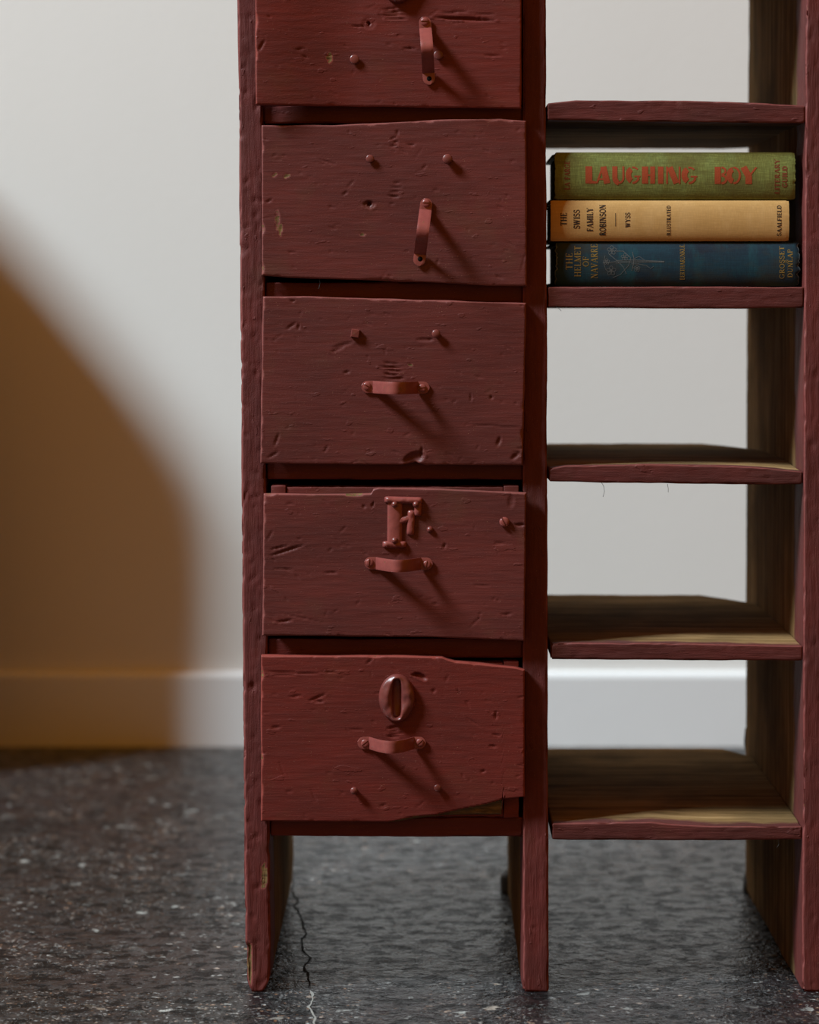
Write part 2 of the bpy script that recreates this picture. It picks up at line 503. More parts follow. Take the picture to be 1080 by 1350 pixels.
def clipf(dr, wr, dl, wl):
    def f(px):
        a = DEPTH-.004
        if px > 1060-wr: a -= dr*(px-(1060-wr))/wr
        if px < 724+wl: a -= dl*(724+wl-px)/wl
        return a
    return f
# shelves of the right-hand bay
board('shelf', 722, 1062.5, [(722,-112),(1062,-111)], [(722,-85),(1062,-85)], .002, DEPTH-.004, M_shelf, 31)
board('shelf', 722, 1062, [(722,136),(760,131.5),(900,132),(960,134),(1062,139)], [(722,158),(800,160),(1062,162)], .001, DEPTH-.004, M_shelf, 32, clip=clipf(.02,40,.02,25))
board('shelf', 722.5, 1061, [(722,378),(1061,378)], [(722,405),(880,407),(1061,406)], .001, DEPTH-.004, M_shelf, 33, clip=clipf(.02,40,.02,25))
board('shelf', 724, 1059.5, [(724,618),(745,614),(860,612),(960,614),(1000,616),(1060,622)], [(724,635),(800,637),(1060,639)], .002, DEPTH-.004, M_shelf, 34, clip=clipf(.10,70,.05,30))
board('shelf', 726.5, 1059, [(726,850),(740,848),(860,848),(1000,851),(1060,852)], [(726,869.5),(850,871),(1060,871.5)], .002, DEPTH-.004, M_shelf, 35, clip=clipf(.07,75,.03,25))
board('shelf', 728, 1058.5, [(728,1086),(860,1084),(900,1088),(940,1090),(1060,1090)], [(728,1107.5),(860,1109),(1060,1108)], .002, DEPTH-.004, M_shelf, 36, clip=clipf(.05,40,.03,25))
# rails between the drawers (full-depth dividers)
board('drawer_rail', 346, 689.5, [(346,-112),(690,-112)], [(346,-85),(690,-85)], .004, DEPTH-.03, M_rail, 40, step=.004)
board('drawer_rail', 346.5, 689.5, [(346,138),(690,138)], [(346,162),(690,162)], .005, DEPTH-.03, M_rail, 41, step=.004)
board('drawer_rail', 350, 689.5, [(350,372),(690,372)], [(350,399),(690,399)], .005, DEPTH-.03, M_rail, 42, step=.004)
board('drawer_rail', 351.5, 689.5, [(350,608),(690,608)], [(350,633),(690,633)], .005, DEPTH-.03, M_rail, 43, step=.004)
board('drawer_rail', 353.5, 689.5, [(350,843),(690,843)], [(350,869),(690,868)], .005, DEPTH-.03, M_rail, 44, step=.004)
board('drawer_rail', 356, 690, [(356,1079),(690,1079)], [(356,1104),(690,1105)], .004, DEPTH-.03, M_rail, 45, step=.004)
v, f = boxverts(X(348), X(690), DEPTH-.03, DEPTH-.018, Z(1100), Z(-110))
flip_fix(obj('back_panel', v, f, M_back, cab, smooth=False))

# black lumps of old iron at the back corners of the feet
def lump(name, cx, cz, cy, rx, rz, ry, seed):
    vs, fs = [], []
    A, B = 12, 16
    for i in range(A+1):
        th = math.pi*i/A
        for j in range(B):
            ph = 2*math.pi*j/B
            d = Vector((math.sin(th)*math.cos(ph), math.sin(th)*math.sin(ph), math.cos(th)))
            k = 1 + .25*noise.noise(d*1.6+Vector((seed, 0, 0)))
            sgn = lambda v: math.copysign(abs(v)**.7, v)
            vs.append((cx+rx*sgn(d.x)*k, cy+ry*sgn(d.y)*k, cz+rz*sgn(d.z)*k))
    for i in range(A):
        for j in range(B):
            fs.append((i*B+j, (i+1)*B+j, (i+1)*B+(j+1) % B, i*B+(j+1) % B))
    o = obj(name, vs, fs, M_black, cab, (cx, cy, cz))
    o['label'] = 'small black iron foot bracket at the back edge'
    return o
yb = DEPTH+.004
lump('foot_bracket', X(672, yb), Z(1169, yb), yb-.004, .0095, .0150, .014, 1)
lump('foot_bracket', X(988, yb), Z(1168, yb), yb-.004, .0060, .0120, .014, 5)
lump('rear_cleat', X(987, yb), Z(975, yb), yb, .0040, .0110, .006, 9)

# ------------------------------------------------------------------ drawers
def drawer(top, bot, left, right, prot, seed, mat, dents, n_rand=70, recess=None, box=None, thick=.008, rr=0.0):
    rng = random.Random(seed)
    k0 = (D - prot)/D
    xa, xb = min(p[1] for p in left), max(p[1] for p in right)
    ya, yb_ = min(p[1] for p in top), max(p[1] for p in bot)
    dn = Dents(make_dents(rng, (xa, ya, xb, yb_), n_rand) + dents)
    W, H = (xb-xa)*S, (yb_-ya)*S
    us = [u/W for u in axis(0, W, .00105, .0016)]; us = [u/us[-1] for u in us]
    vv = [u/H for u in axis(0, H, .00105, .0016)]; vv = [u/vv[-1] for u in vv]
    vs, fs, ws = [], [], []
    nu, nv = len(us), len(vv)
    for j, v in enumerate(vv):
        for i, u in enumerate(us):
            py = ya + (yb_-ya)*v
            l, r_ = interp(left, py), interp(right, py)
            px = l + (r_-l)*u
            t, b = interp(top, px), interp(bot, px)
            py = t + (b-t)*v
            d = min(u*W, (1-u)*W, v*H, (1-v)*H)
            P = Vector((px*S, 0, py*S))
            ec = N(P, 95, 1, 95, seed)
            R = .0015 + max(0, ec-.15)*.0034
            y = 0
            if d < R: y = R - math.sqrt(max(0, R*R-(R-d)**2))
            y -= N(P, 9, 1, 16, seed)*.0007 + N(P, 45, 1, 260, seed+2)*.00012
            h, w = dn.at(px, py); y -= h
            if d < R*.6 and ec > .55: w = max(w, .6)
            if recess:
                ry, rw = recess(px, py); y += ry; w = max(w, rw)
            if d < R*.8: w = max(w, .33)  # border of the front: rubbed paint plus highlight put into the colour
            # outline wobble
            ox = N(P, 40, 1, 40, seed+9)*.0006
            vs.append(Vector((X(px)*k0 + ox*(1 if u in (0, 1) else 0), -prot + y, CAMZ-(py-VY)*S*k0 + ox*(1 if v in (0, 1) else 0))))
            ws.append(w)
    for j in range(nv-1):
        for i in range(nu-1):
            a = j*nu+i
            fs.append((a, a+nu, a+nu+1, a+1))
    ring = [i for i in range(nu)] + [j*nu+nu-1 for j in range(1, nv)] + [(nv-1)*nu+i for i in range(nu-2, -1, -1)] + [j*nu for j in range(nv-2, 0, -1)]
    base = len(vs)
    for q in ring:
        p = vs[q]
        vs.append(Vector((p.x, max(-prot+thick, p.y+.001), p.z))); ws.append(ws[q])
    m = len(ring)
    for i in range(m):
        fs.append((ring[i], ring[(i+1) % m], base+(i+1) % m, base+i))
    fs.append(tuple(base+i for i in range(m)))
    cx, cz = X((xa+xb)/2)*k0, CAMZ-((ya+yb_)/2-VY)*S*k0
    o = obj('drawer', vs, fs, mat, cab, (cx, -prot, cz), wear_and_glint=ws)
    # the box behind the front: two sides, front board, bottom and back
    bx0, by0, bx1, by1 = box
    bv, bf, bw = [], [], []
    def add(x0, x1, y0, y1, z0, z1):
        a, b, w = rough_box(axis(x0, x1, .004, .0008), axis_front(y0, y1, .01, .02, .04, .0008), axis(z0, z1, .004, .0008), .0008,
                            lambda p, n: (N(p, 200, 90, 400, seed)*.0005, 0))
        k = len(bv); bv.extend(a); bw.extend(w); bf.extend(tuple(q+k for q in ff) for ff in b)
    yb0 = -prot + thick + .0002 + (.0118 if rr else 0)
    add(X(bx0), X(bx0+20), yb0, .29, Z(by1), Z(by0))
    add(X(bx1-20), X(bx1), yb0, .29, Z(by1), Z(by0))
    add(X(bx0+20.5), X(bx1-20.5), yb0+.001, .014, Z(by1-1), Z(by0+2))
    add(X(bx0+20.5), X(bx1-20.5), .28, .29, Z(by1-1), Z(by0+6))
    add(X(bx0+20.5), X(bx1-20.5), .0145, .2795, Z(by1-2), Z(by1-14))
    obj('drawer_box', bv, bf, mat, o, (X((bx0+bx1)/2), .14, Z((by0+by1)/2)), wear_and_glint=bw)
    o['_p'] = prot - rr
    return o

def scratches(cx, cy, n, L, ang=0, dy=5, depth=.0007, seed=0):
    r = random.Random(seed)
    return [(cx+r.uniform(-4, 4), cy+(i-(n-1)/2)*dy, ang+r.uniform(-6, 6), L*r.uniform(.6, 1.1), 1.5, depth*r.uniform(.6, 1.2)) for i in range(n)]

d1 = drawer([(337,-82),(690,-82)], [(337,138),(500,139.5),(690,142)], [(-82,336),(138,337)], [(-82,689),(142,688)], .019, 51, M_drawer2,
    scratches(520,16,4,18,6,4.5,.001,1) + [(612,23,-3,42,2.2,.0022),(600,14,5,22,1.3,.0009),(640,17,0,14,1.2,.0008),(486,29,0,9.5,8.5,.0005),(486,29,0,2.6,2.6,.004),
    (434,75,0,4,7,.0004,.9),(472,33,0,9,1.6,.001),(540,62,0,9,1.4,.001),(600,170,0,4,4,.001),(650,72,0,12,1.6,.0008),(345,60,60,10,2,.0009),(395,64,10,9,1.6,.0007),(402,74,-20,6,1.5,.0006)],
    recess=lambda px, py: (.0098*(lambda q: q*q*(3-2*q))(max(0.0, min(1.0, (px-325)/150))), 0), thick=.013, rr=.0095, box=(360,-72,680,128))
d2 = drawer([(345,165),(440,165),(520,161),(600,157),(660,156.5),(694,159)], [(345,363),(380,366),(500,370),(600,374),(640,377),(695,377)],
    [(165,345),(365,345)], [(158,694),(376,695)], .009, 52, M_drawer,
    scratches(520,250,4,9,0,6,.0009,2) + scratches(521,187,3,7,20,5,.0008,3) + [(487,270,0,8,5.5,.0012),(487,269,0,3.2,3,.004),(362,231,40,4,2,.0005,.9),(378,232,30,5,2.5,.0005,.9),(366,290,90,14,3,.0004,.7),
    (370,303,85,9,2,.0005,.9),(455,255,40,6,1.6,.0007),(560,220,45,5,1.4,.0006),(542,191,0,7,1.4,.0009),(524,175,90,5,1.4,.0008),(478,309,0,4,2,.0005,.8),(577,346,70,5,1.6,.0005),(355,265,30,6,1.6,.0008)],
    box=(358,172,684,362))
d3 = drawer([(345,391),(400,390.5),(694,399.5)], [(343,611),(400,612),(530,613),(548,609),(562,613),(690,613.5)],
    [(391,346.5),(611,343)], [(399,694),(613,689.5)], .009, 53, M_drawer,
    scratches(518,489,5,16,-2,5,.0011,4) + [(546,604,20,15,8,.0022),(556,596,80,8,2,.0016),(452,455,15,15,3,.0006),(445,461,22,11,2,.0007),(384,430,35,9,2,.0008),(394,431,80,5,2,.0009),
    (541,481,0,4,1.2,.0008,1),(457,491,15,5,1.8,.001),(680,601,40,9,3.5,.0010),(658,582,70,7,3,.001),(621,524,90,6,1.6,.0008),(648,524,80,3,2.5,.0009),(560,448,0,12,3,.0006),(386,397,0,4,1.5,.001),
    (365,580,70,10,2.4,.0008),(430,592,60,6,1.8,.0007),(655,562,-3,36,1,.0006),(360,600,30,10,2,.0008),(344,575,85,8,2,.0009)],
    box=(358,404,684,600))
def d4_rec(px, py):
    return 0, (.75 if (455 < px < 478 and py < 654.5) else 0)
d4 = drawer([(347,651),(470,651.5),(490,650.5),(492,645),(500,643),(580,644.5),(694,650)], [(346,838),(450,839),(560,840),(620,842),(692,845.5)],
    [(650,347.5),(838,346)], [(649,694),(845,692)], .010, 54, M_drawer,
    [(378,726,18,26,2.2,.0011),(368,722,14,14,1.6,.0009),(375,819,8,12,2,.001),(586,720,65,5,2,.0009),(436,725,40,4,2,.0005),(492,665,80,4,2,.0012),(480,668,0,3,3,.0008),(674,661,85,9,5,.0006),
    (686,692,0,8,2,.0014),(659,716,0,9,1.4,.0006),(574,796,0,5,1.5,.0006),(668,810,5,9,1.6,.0008),(436,755,0,10,1.4,.0007),(374,750,0,14,1.2,.0005),(356,706,60,10,1.4,.0006),(400,815,-12,34,1,.0004)],
    recess=d4_rec, thick=.006, box=(357.5,640,684,833))
def d5_rec(px, py):
    line = interp([(500,1084),(515,1083),(545,1076),(575,1074),(600,1068),(640,1060),(665,1053),(695,1050)], px)
    if py > line and px > 512:
        k = min(1, (py-line)/5)
        if px > 662: return .0075*k, 0
        return (.0015+.005*min(1, (px-512)/60))*k, 1.0
    return 0, 0
d5 = drawer([(344,864.5),(520,864.5),(583,866),(590,869),(600,872),(640,876),(680,880),(692,883.5)], [(344,1083),(510,1084),(560,1079),(600,1076.5),(662,1076),(664,1054),(692,1051)],
    [(864,344),(1083,344)], [(883,692),(1050,692)], .009, 55, M_drawer2,
    scratches(519,965,4,11,4,4,.0012,5) + [(555,892,-25,9,4,.0022),(548,890,0,6,2.5,.0018),(418,920,22,14,2,.001),(390,918,8,10,1.5,.0008),(420,925,0,8,2.2,.0009),(364,959,5,7,1.8,.0008),
    (572,911,30,4,3,.0007),(654,943,85,7,2,.0009),(655,969,-8,7,1.6,.0008),(650,984,-5,6,2,.0008),(637,1017,20,4,1.8,.0009),(400,888,3,52,1,.0009),(372,886,2,24,1.2,.0009),(555,1060,40,11,.9,.0005),
    (487,872,40,7,1.4,.0009),(604,911,-60,5,1,.0007),(617,930,-60,5,1,.0006),(470,962,0,10,1,.0005),(505,1062,20,6,1.5,.0007),(350,940,0,8,1,.0006),(345,993,0,6,2,.0008)],
    recess=d5_rec, box=(359,872,684,1078))

# ------------------------------------------------------------------ hardware
def strap_mesh(L, W, Hh, holes_r, square_end=False):
    """bent metal strap: flat drilled tabs, arched grip; runs along +X, arch towards -Y"""
    vs, fs = [], []
    th = .0011
    tab = .0098
    n = 60; m = 8
    def prof(s):
        if s < tab or s > L-tab: return .0006
        t = (s-tab)/(L-2*tab)
        return .0006 + Hh*(.5*math.sin(math.pi*t)**.8 + .5*math.sin(math.pi*t)**1.3)
    ss = [0, .0004, .001, .002, .0034, .005, .007, .0088] + [tab + (L-2*tab)*(.5-.5*math.cos(math.pi*i/36)) for i in range(37)] + [L-.0088, L-.007, L-.005, L-.0034, L-.002, L-.001, L-.0004, L]
    cs = []
    for s in ss:
        e = min(s, L-s); r = W/2 if not (square_end and s > L/2) else W*.22
        w = W/2
        if e < r: w = W/2 - r + math.sqrt(max(0, r*r-(r-e)**2))
        w = max(w, W*.12)
        cs.append((s, prof(s), w))
    for i, (s, h, w) in enumerate(cs):
        a = cs[max(0, i-1)]; b = cs[min(len(cs)-1, i+1)]
        tx, ty = b[0]-a[0], b[1]-a[1]; l = math.hypot(tx, ty); nx_, ny_ = -ty/l, tx/l
        for side in (0, 1):
            for k in range(m+1):
                c = -w + 2*w*k/m
                rnd = .00025 if (k in (0, m)) else 0
                hh = (th - rnd) if side else rnd
                vs.append((s + nx_*hh - L/2, -(h + ny_*hh), c))
    row = 2*(m+1)
    for i in range(len(cs)-1):
        for k in range(m):
            a = i*row + m+1 + k; fs.append((a, a+row, a+row+1, a+1))
            a = i*row + k; fs.append((a, a+1, a+row+1, a+row))
        fs.append((i*row, i*row+row, (i+1)*row+m+1, i*row+m+1))
        a = i*row+m; fs.append((a, a+m+1, a+m+1+row, a+row))
    fs.append(tuple([k for k in range(m+1)] + [m+1+k for k in reversed(range(m+1))]))
    q = (len(cs)-1)*row
    fs.append(tuple([q+m+1+k for k in range(m+1)] + [q+k for k in reversed(range(m+1))]))
    return vs, fs

def place_local(name, vs, fs, mat, parent, px, py, rot=0.0, out=0.0, smooth=True, dup=None):
    """put a small piece on a drawer front at photo pixel px,py"""
    pr = parent['_p']
    k = (D-pr)/D
    loc = Vector((X(px)*k, -pr-out, CAMZ-(py-VY)*S*k))
    if dup is None:
        me = bpy.data.meshes.new(name); me.from_pydata([tuple(v) for v in vs], [], fs)
        me.materials.append(mat)
        me.polygons.foreach_set('use_smooth', [smooth]*len(me.polygons))
        o = bpy.data.objects.new(name, me); COL.objects.link(o)
        flip_fix(o)
        import bmesh
    else:
        o = dup.copy(); COL.objects.link(o)
    o.parent = parent
    o.location = loc - ORG[parent.name]
    o.rotation_euler = (0, math.radians(rot), 0)
    ORG[o.name] = loc
    return o

def autosmooth(o, ang=35):
    me = o.data
    me.update()
    import bmesh
    bm = bmesh.new(); bm.from_mesh(me)
    for e in bm.edges:
        if len(e.link_faces) == 2 and e.calc_face_angle(0) > math.radians(ang): e.smooth = False
    bm.to_mesh(me); bm.free()

hv, hf = strap_mesh(.0545, .0098, .0195, .002)
def handle(parent, px, py, rot, dup=None):
    return place_local('handle', hv, hf, M_metal, parent, px, py, rot, .0004, dup=dup)
def screw_mesh(r=.0032):
    vs, fs = [], []
    def half(sign):
        b = len(vs); seg = 14; g = .00058
        rings = [(r, 0), (r, .0007), (r*.88, .0011), (r*.5, .0013), (0.0001, .00135)]
        a0 = math.asin(min(1, g/r))
        for rr, h in rings:
            for s in range(seg+1):
                a = a0 + (math.pi-2*a0)*s/seg
                x, z = rr*math.cos(a), max(g, rr*math.sin(a))
                vs.append((x, -h, sign*z))
        n = seg+1
        for i in range(len(rings)-1):
            for s in range(seg):
                fs.append((b+i*n+s, b+i*n+s+1, b+(i+1)*n+s+1, b+(i+1)*n+s))
        # slot wall
        L = [b+i*n for i in range(len(rings))] + [b+i*n+seg for i in reversed(range(len(rings)))]
        fs.append(tuple(L))
    half(1); half(-1)
    b = len(vs)
    a, f2 = lathe([(r*.97, 0), (r*.97, .0002)], 24)
    vs.extend(a); fs.extend(tuple(b+q for q in ff) for ff in f2)
    return vs, fs
sv, sf = screw_mesh()
nail_v, nail_f = lathe([(.0020, -.001), (.0021, .0016), (.0028, .0017), (.0030, .0021), (.0029, .0026), (.0024, .0029), (.0003, .0030)], 20)
dome_v, dome_f = lathe([(.0026, -.0005), (.0026, .0006), (.0022, .0018), (.0013, .0026), (.0002, .0029)], 18)
hole_v, hole_f = lathe([(.0020, .0), (.0020, .00015), (.0001, .00016)], 18)
M_hole = m_plain('dark_empty_screw_hole', (.006, .004, .003), .9, .1)

h3 = handle(d3, 521.5, 510.5, .8); autosmooth(h3)
h4 = handle(d4, 525.5, 742.5, .5, h3)
h5 = handle(d5, 516.5, 979, 0.0, h3)
h2 = handle(d2, 557.5, 306, 97, h3)
h1 = handle(d1, 563, 67, 86, h3)
s3 = place_local('screw', sv, sf, M_metal, d3, 484, 509, 25, .0020); autosmooth(s3, 45)
for par, px, py, rt in ((d3,557,511.5,-8),(d4,487.5,741.5,95),(d4,563,744,100),(d5,481.5,979.5,-38),(d5,554,978.5,-42),(d2,562,268,2),(d1,560,29,0)):
    place_local('screw', None, None, None, par, px, py, rt, .0020, dup=s3)
hl = place_local('screw_hole', hole_v, hole_f, M_hole, d2, 554, 341.5, 0, .0020)
hl['label'] = 'empty drilled hole in the free end of the pull'
place_local('screw_hole', None, None, None, d1, 566, 104, 0, .0020, dup=hl)
n0 = place_local('nail', nail_v, nail_f, M_nail, d5, 467, 1041, 0, 0)
n0.scale = (1, 2.0, 1)
for par, px, py, sy, sx in ((d5,577,1038,1.4,1.0),(d1,467.5,78.5,.9,1.25),(d1,578,73,1,1.25),(d2,488,209.5,1.0,1.1),(d2,590,210,1.7,1.35),(d3,575,440,1.5,1.15)):
    q = place_local('nail', None, None, None, par, px, py, 0, 0, dup=n0); q.scale = (sx, sy, sx)
nutv, nutf = lathe([(.0046, -.001), (.0047, .0026), (.0040, .0034), (.0001, .0036)], 4)
q = place_local('square_nut', nutv, nutf, M_nail, d3, 468.5, 439.5, 53, 0, smooth=False)
r0_ = place_local('rivet', dome_v, dome_f, M_nail, d4, 567, 698, 0, 0)
q = place_local('screw', None, None, None, d4, 665, 688, 60, .001, dup=s3)
q.scale = (1.25, 1.6, 1.25)

# letter F, pressed sheet metal with a rolled rim, riveted on
def smooth_poly(pts, it=2):
    for _ in range(it):
        out = []
        for i in range(len(pts)):
            a, b = pts[i], pts[(i+1) % len(pts)]
            out += [(a[0]*.8+b[0]*.2, a[1]*.8+b[1]*.2), (a[0]*.2+b[0]*.8, a[1]*.2+b[1]*.8)]
        pts = out
    return pts
def domed_strokes(name, strokes, parent, cx, cy, mat):
    """overlapping half-round strokes in photo pixels: (x0,y0,x1,y1,width px,height m)"""
    vs, fs = [], []
    for x0, y0, x1, y1, wpx, h in strokes:
        a, b = Vector(((x0-cx)*S, (cy-y0)*S)), Vector(((x1-cx)*S, (cy-y1)*S))
        d = (b-a).normalized(); nn = Vector((-d.y, d.x)); L = (b-a).length; w = wpx*S/2
        base = len(vs); R, K = 14, 12
        cap = min(w, L*.3)
        ts = [0, .06*cap, .25*cap, .6*cap, cap] + [cap+(L-2*cap)*q/R for q in range(1, R)] + [L-cap, L-.6*cap, L-.25*cap, L-.06*cap, L]
        for t in ts:
            e = min(t, L-t)
            f = math.sqrt(max(0, 1-(1-min(1, e/cap))**2)) if cap > 0 else 1
            f = max(.02, f)
            for q in range(K+1):
                an = math.pi*q/K
                u = math.cos(an)*w*(.55+.45*f)
                z = a + d*t + nn*u
                hh = h*(math.sin(an)**.6)*f**.8*(1+.12*noise.noise(Vector((z.x*400, z.y*400, 2))))
                vs.append((z.x, -hh+.0004, z.y))
        for q in range(len(ts)-1):
            for r in range(K):
                c = base+q*(K+1)+r
                fs.append((c, c+1, c+K+2, c+K+1))
            fs.append((base+q*(K+1), base+(q+1)*(K+1), base+(q+1)*(K+1)+K, base+q*(K+1)+K))
        fs.append(tuple(base+r for r in range(K+1))); fs.append(tuple(base+(len(ts)-1)*(K+1)+r for r in reversed(range(K+1))))
    o = place_local(name, vs, fs, mat, parent, cx, cy, 0, 0)
    autosmooth(o, 50)
    return o
Fo = domed_strokes('letter_f', [(521,655,520.5,723,20,.0034),(507,658.8,557,660.2,9,.0046),(551.5,657,550.5,681,10,.0038),
    (524,688,546,681,9,.0030),(542.5,672,541,706,10,.0033),(504.5,717.5,536,717.5,9,.0036),(549,662,549,669,9,.0030)], d4, 529, 688, M_metal)
Fo['label'] = 'raised sheet-metal letter F painted red'
for px, py in ((520.5,664.5),(548.5,664.5),(520.5,712)):
    q = place_local('rivet', None, None, None, d4, px, py, 0, .0032, dup=r0_)

def oval_mesh(a, b, sw, sh, H):
    vs, fs = [], []
    A, T = 64, 14
    for i in range(A):
        th = 2*math.pi*i/A
        ox, oz = a*math.cos(th), b*math.sin(th)
        k = 1/max(abs(math.cos(th))/sw, abs(math.sin(th))/sh)
        rad = (abs(math.cos(th)/sw)**5 + abs(math.sin(th)/sh)**5)**(-.2)
        ix, iz = rad*math.cos(th), rad*math.sin(th)
        for t in range(T+1):
            u = t/T
            x, z = ix + (ox-ix)*u, iz + (oz-iz)*u
            n_ = noise.noise(Vector((x*220, 3.3, z*160)))
            h = .0008 + H*(math.sin(math.pi*min(1, .03+.94*u)))**.5*(1+.22*n_)
            if u == 1: h = -.0005
            vs.append((x, -h, z))
        # inner wall to floor of the slot
        vs.append((ix, -.0004, iz))
    row = T+2
    for i in range(A):
        j = (i+1) % A
        for t in range(T):
            fs.append((i*row+t, j*row+t, j*row+t+1, i*row+t+1))
        fs.append((i*row+T+1, j*row+T+1, j*row, i*row))
    fs.append(tuple(i*row+T+1 for i in range(A)))
    return vs, fs
ov, of = oval_mesh(24*S, 31.5*S, 5.5*S, 24*S, .0052)
z5 = place_local('numeral_zero', ov, of, M_nail, d5, 523.5, 920, 0, 0)
z5['label'] = 'raised oval sheet-metal numeral zero with a narrow centre slot'
z1 = place_local('numeral_zero', None, None, None, d1, 525, -27, 0, 0, dup=z5)

# loose bristles caught in the paint
hair = []
def bristle(pts, y=-.001, r=.00018):
    v, f = tube([(X(px), y, Z(py)) for px, py in pts], r, 5)
    o = obj('bristle', v, f, M_black, cab, (X(pts[0][0]), y, Z(pts[0][1])))
bristle([(793,636),(796,641),(797,648),(795,655)]); bristle([(880,638),(881,644),(881,649)]); bristle([(733,403),(737,407),(740,410)])
bristle([(1026,1107),(1027,1113),(1024,1117)]); bristle([(422,368),(423,374),(421,381)], -.012)

# ------------------------------------------------------------------ lettering engine
T_, t_ = .17, .065
def arc(cx, cy, rx, ry, a0, a1, n=14):
    return [(cx+rx*math.cos(math.radians(a0+(a1-a0)*i/n)), cy+ry*math.sin(math.radians(a0+(a1-a0)*i/n))) for i in range(n+1)]
def ser(x, y, w=.2): return ([(x-w/2, y), (x+w/2, y)], t_)
def e0(x, w=.22): return ser(x, t_/2, w)
def e1(x, w=.22): return ser(x, 1-t_/2, w)
GL = {  # width, strokes
 'A': (.72, [([(.08,.03),(.36,.99)], t_), ([(.36,.99),(.63,.03)], T_), ([(.18,.34),(.54,.34)], t_), e0(.09), e0(.62,.26)]),
 'B': (.62, [([(.15,0),(.15,1)], T_), (arc(.3,.75,.22,.22,90,-90), .11), (arc(.3,.26,.26,.26,90,-90), .12), ([(.05,.97),(.3,.97)], t_), ([(.15,.52),(.3,.52)], t_), ([(.05,.03),(.3,.03)], t_)]),
 'D': (.68, [([(.15,0),(.15,1)], T_), (arc(.28,.5,.32,.46,90,-90,18), .13), ([(.05,.96),(.3,.96)], t_), ([(.05,.04),(.3,.04)], t_)]),
 'E': (.58, [([(.15,0),(.15,1)], T_), ([(.05,.97),(.5,.97)], t_), ([(.15,.52),(.42,.52)], t_), ([(.05,.03),(.53,.03)], t_), ([(.49,.8),(.49,.98)], t_), ([(.52,.02),(.52,.22)], t_), ([(.41,.42),(.41,.62)], t_)]),
 'F': (.56, [([(.15,0),(.15,1)], T_), ([(.05,.97),(.5,.97)], t_), ([(.15,.52),(.42,.52)], t_), ([(.49,.8),(.49,.98)], t_), ([(.41,.42),(.41,.62)], t_), e0(.15)]),
 'G': (.7, [(arc(.37,.5,.3,.46,50,330,22), .12), ([(.58,.05),(.58,.42)], T_*.9), ([(.45,.42),(.68,.42)], t_), ([(.58,.75),(.58,.97)], t_)]),
 'H': (.74, [([(.15,0),(.15,1)], T_), ([(.59,0),(.59,1)], T_), ([(.15,.52),(.59,.52)], t_), e0(.15), e0(.59), e1(.15), e1(.59)]),
 'I': (.32, [([(.16,0),(.16,1)], T_), e0(.16,.28), e1(.16,.28)]),
 'K': (.7, [([(.15,0),(.15,1)], T_), ([(.2,.4),(.58,.98)], t_), ([(.3,.56),(.6,.02)], T_), e0(.15), e1(.15), e0(.6), e1(.57)]),
 'L': (.56, [([(.15,0),(.15,1)], T_), e1(.15), ([(.05,.03),(.52,.03)], t_), ([(.51,.02),(.51,.26)], t_)]),
 'M': (.86, [([(.12,0),(.12,1)], t_), ([(.14,.98),(.42,.05)], T_), ([(.42,.05),(.7,.98)], t_), ([(.72,0),(.72,1)], T_), e0(.12), e0(.72), e1(.12,.2), e1(.74,.2)]),
 'N': (.74, [([(.13,0),(.13,1)], t_), ([(.15,.98),(.58,.03)], T_), ([(.6,0),(.6,1)], t_), e0(.13), e1(.12), e1(.6)]),
 'O': (.7, [(arc(.35,.5,.29,.46,0,360,28), .12)]),
 'P': (.58, [([(.15,0),(.15,1)], T_), (arc(.28,.73,.23,.24,90,-90), .11), ([(.05,.97),(.3,.97)], t_), ([(.15,.49),(.3,.49)], t_), e0(.15)]),
 'R': (.66, [([(.15,0),(.15,1)], T_), (arc(.28,.75,.22,.22,90,-90), .11), ([(.05,.97),(.3,.97)], t_), ([(.15,.52),(.3,.52)], t_), ([(.3,.52),(.56,.03)], T_), e0(.15), e0(.58,.18)]),
 'S': (.54, [(arc(.27,.74,.19,.22,30,250,14) + arc(.27,.27,.21,.24,90,-150,14)[1:], .115), ([(.46,.76),(.46,.97)], t_), ([(.06,.03),(.06,.26)], t_)]),
 'T': (.64, [([(.32,0),(.32,1)], T_), ([(.04,.97),(.6,.97)], t_), ([(.05,.76),(.05,.98)], t_), ([(.59,.76),(.59,.98)], t_), e0(.32)]),
 'U': (.7, [([(.14,.97),(.14,.3)] + arc(.34,.3,.2,.26,180,360,14) , .12), ([(.56,.28),(.56,.97)], t_), e1(.14), e1(.56)]),
 'V': (.7, [([(.1,.98),(.36,.02)], T_), ([(.36,.02),(.6,.98)], t_), e1(.1), e1(.6)]),
 'W': (.98, [([(.1,.98),(.3,.02)], T_), ([(.3,.02),(.48,.98)], t_), ([(.46,.98),(.66,.02)], T_), ([(.66,.02),(.86,.98)], t_), e1(.1), e1(.47), e1(.86)]),
 'Y': (.7, [([(.09,.98),(.34,.5)], T_), ([(.34,.5),(.6,.98)], t_), ([(.34,0),(.34,.5)], T_), e1(.09), e1(.6), e0(.34)]),
 '.': (.26, [([(.1,.07),(.2,.07)], .13)]), ' ': (.4, []),
 '&': (.7, [(arc(.34,.76,.14,.2,-60,240,14) + [(.62,.05)], .09), (arc(.3,.26,.22,.24,110,330,14) + [(.62,.5)], .09)]),
}
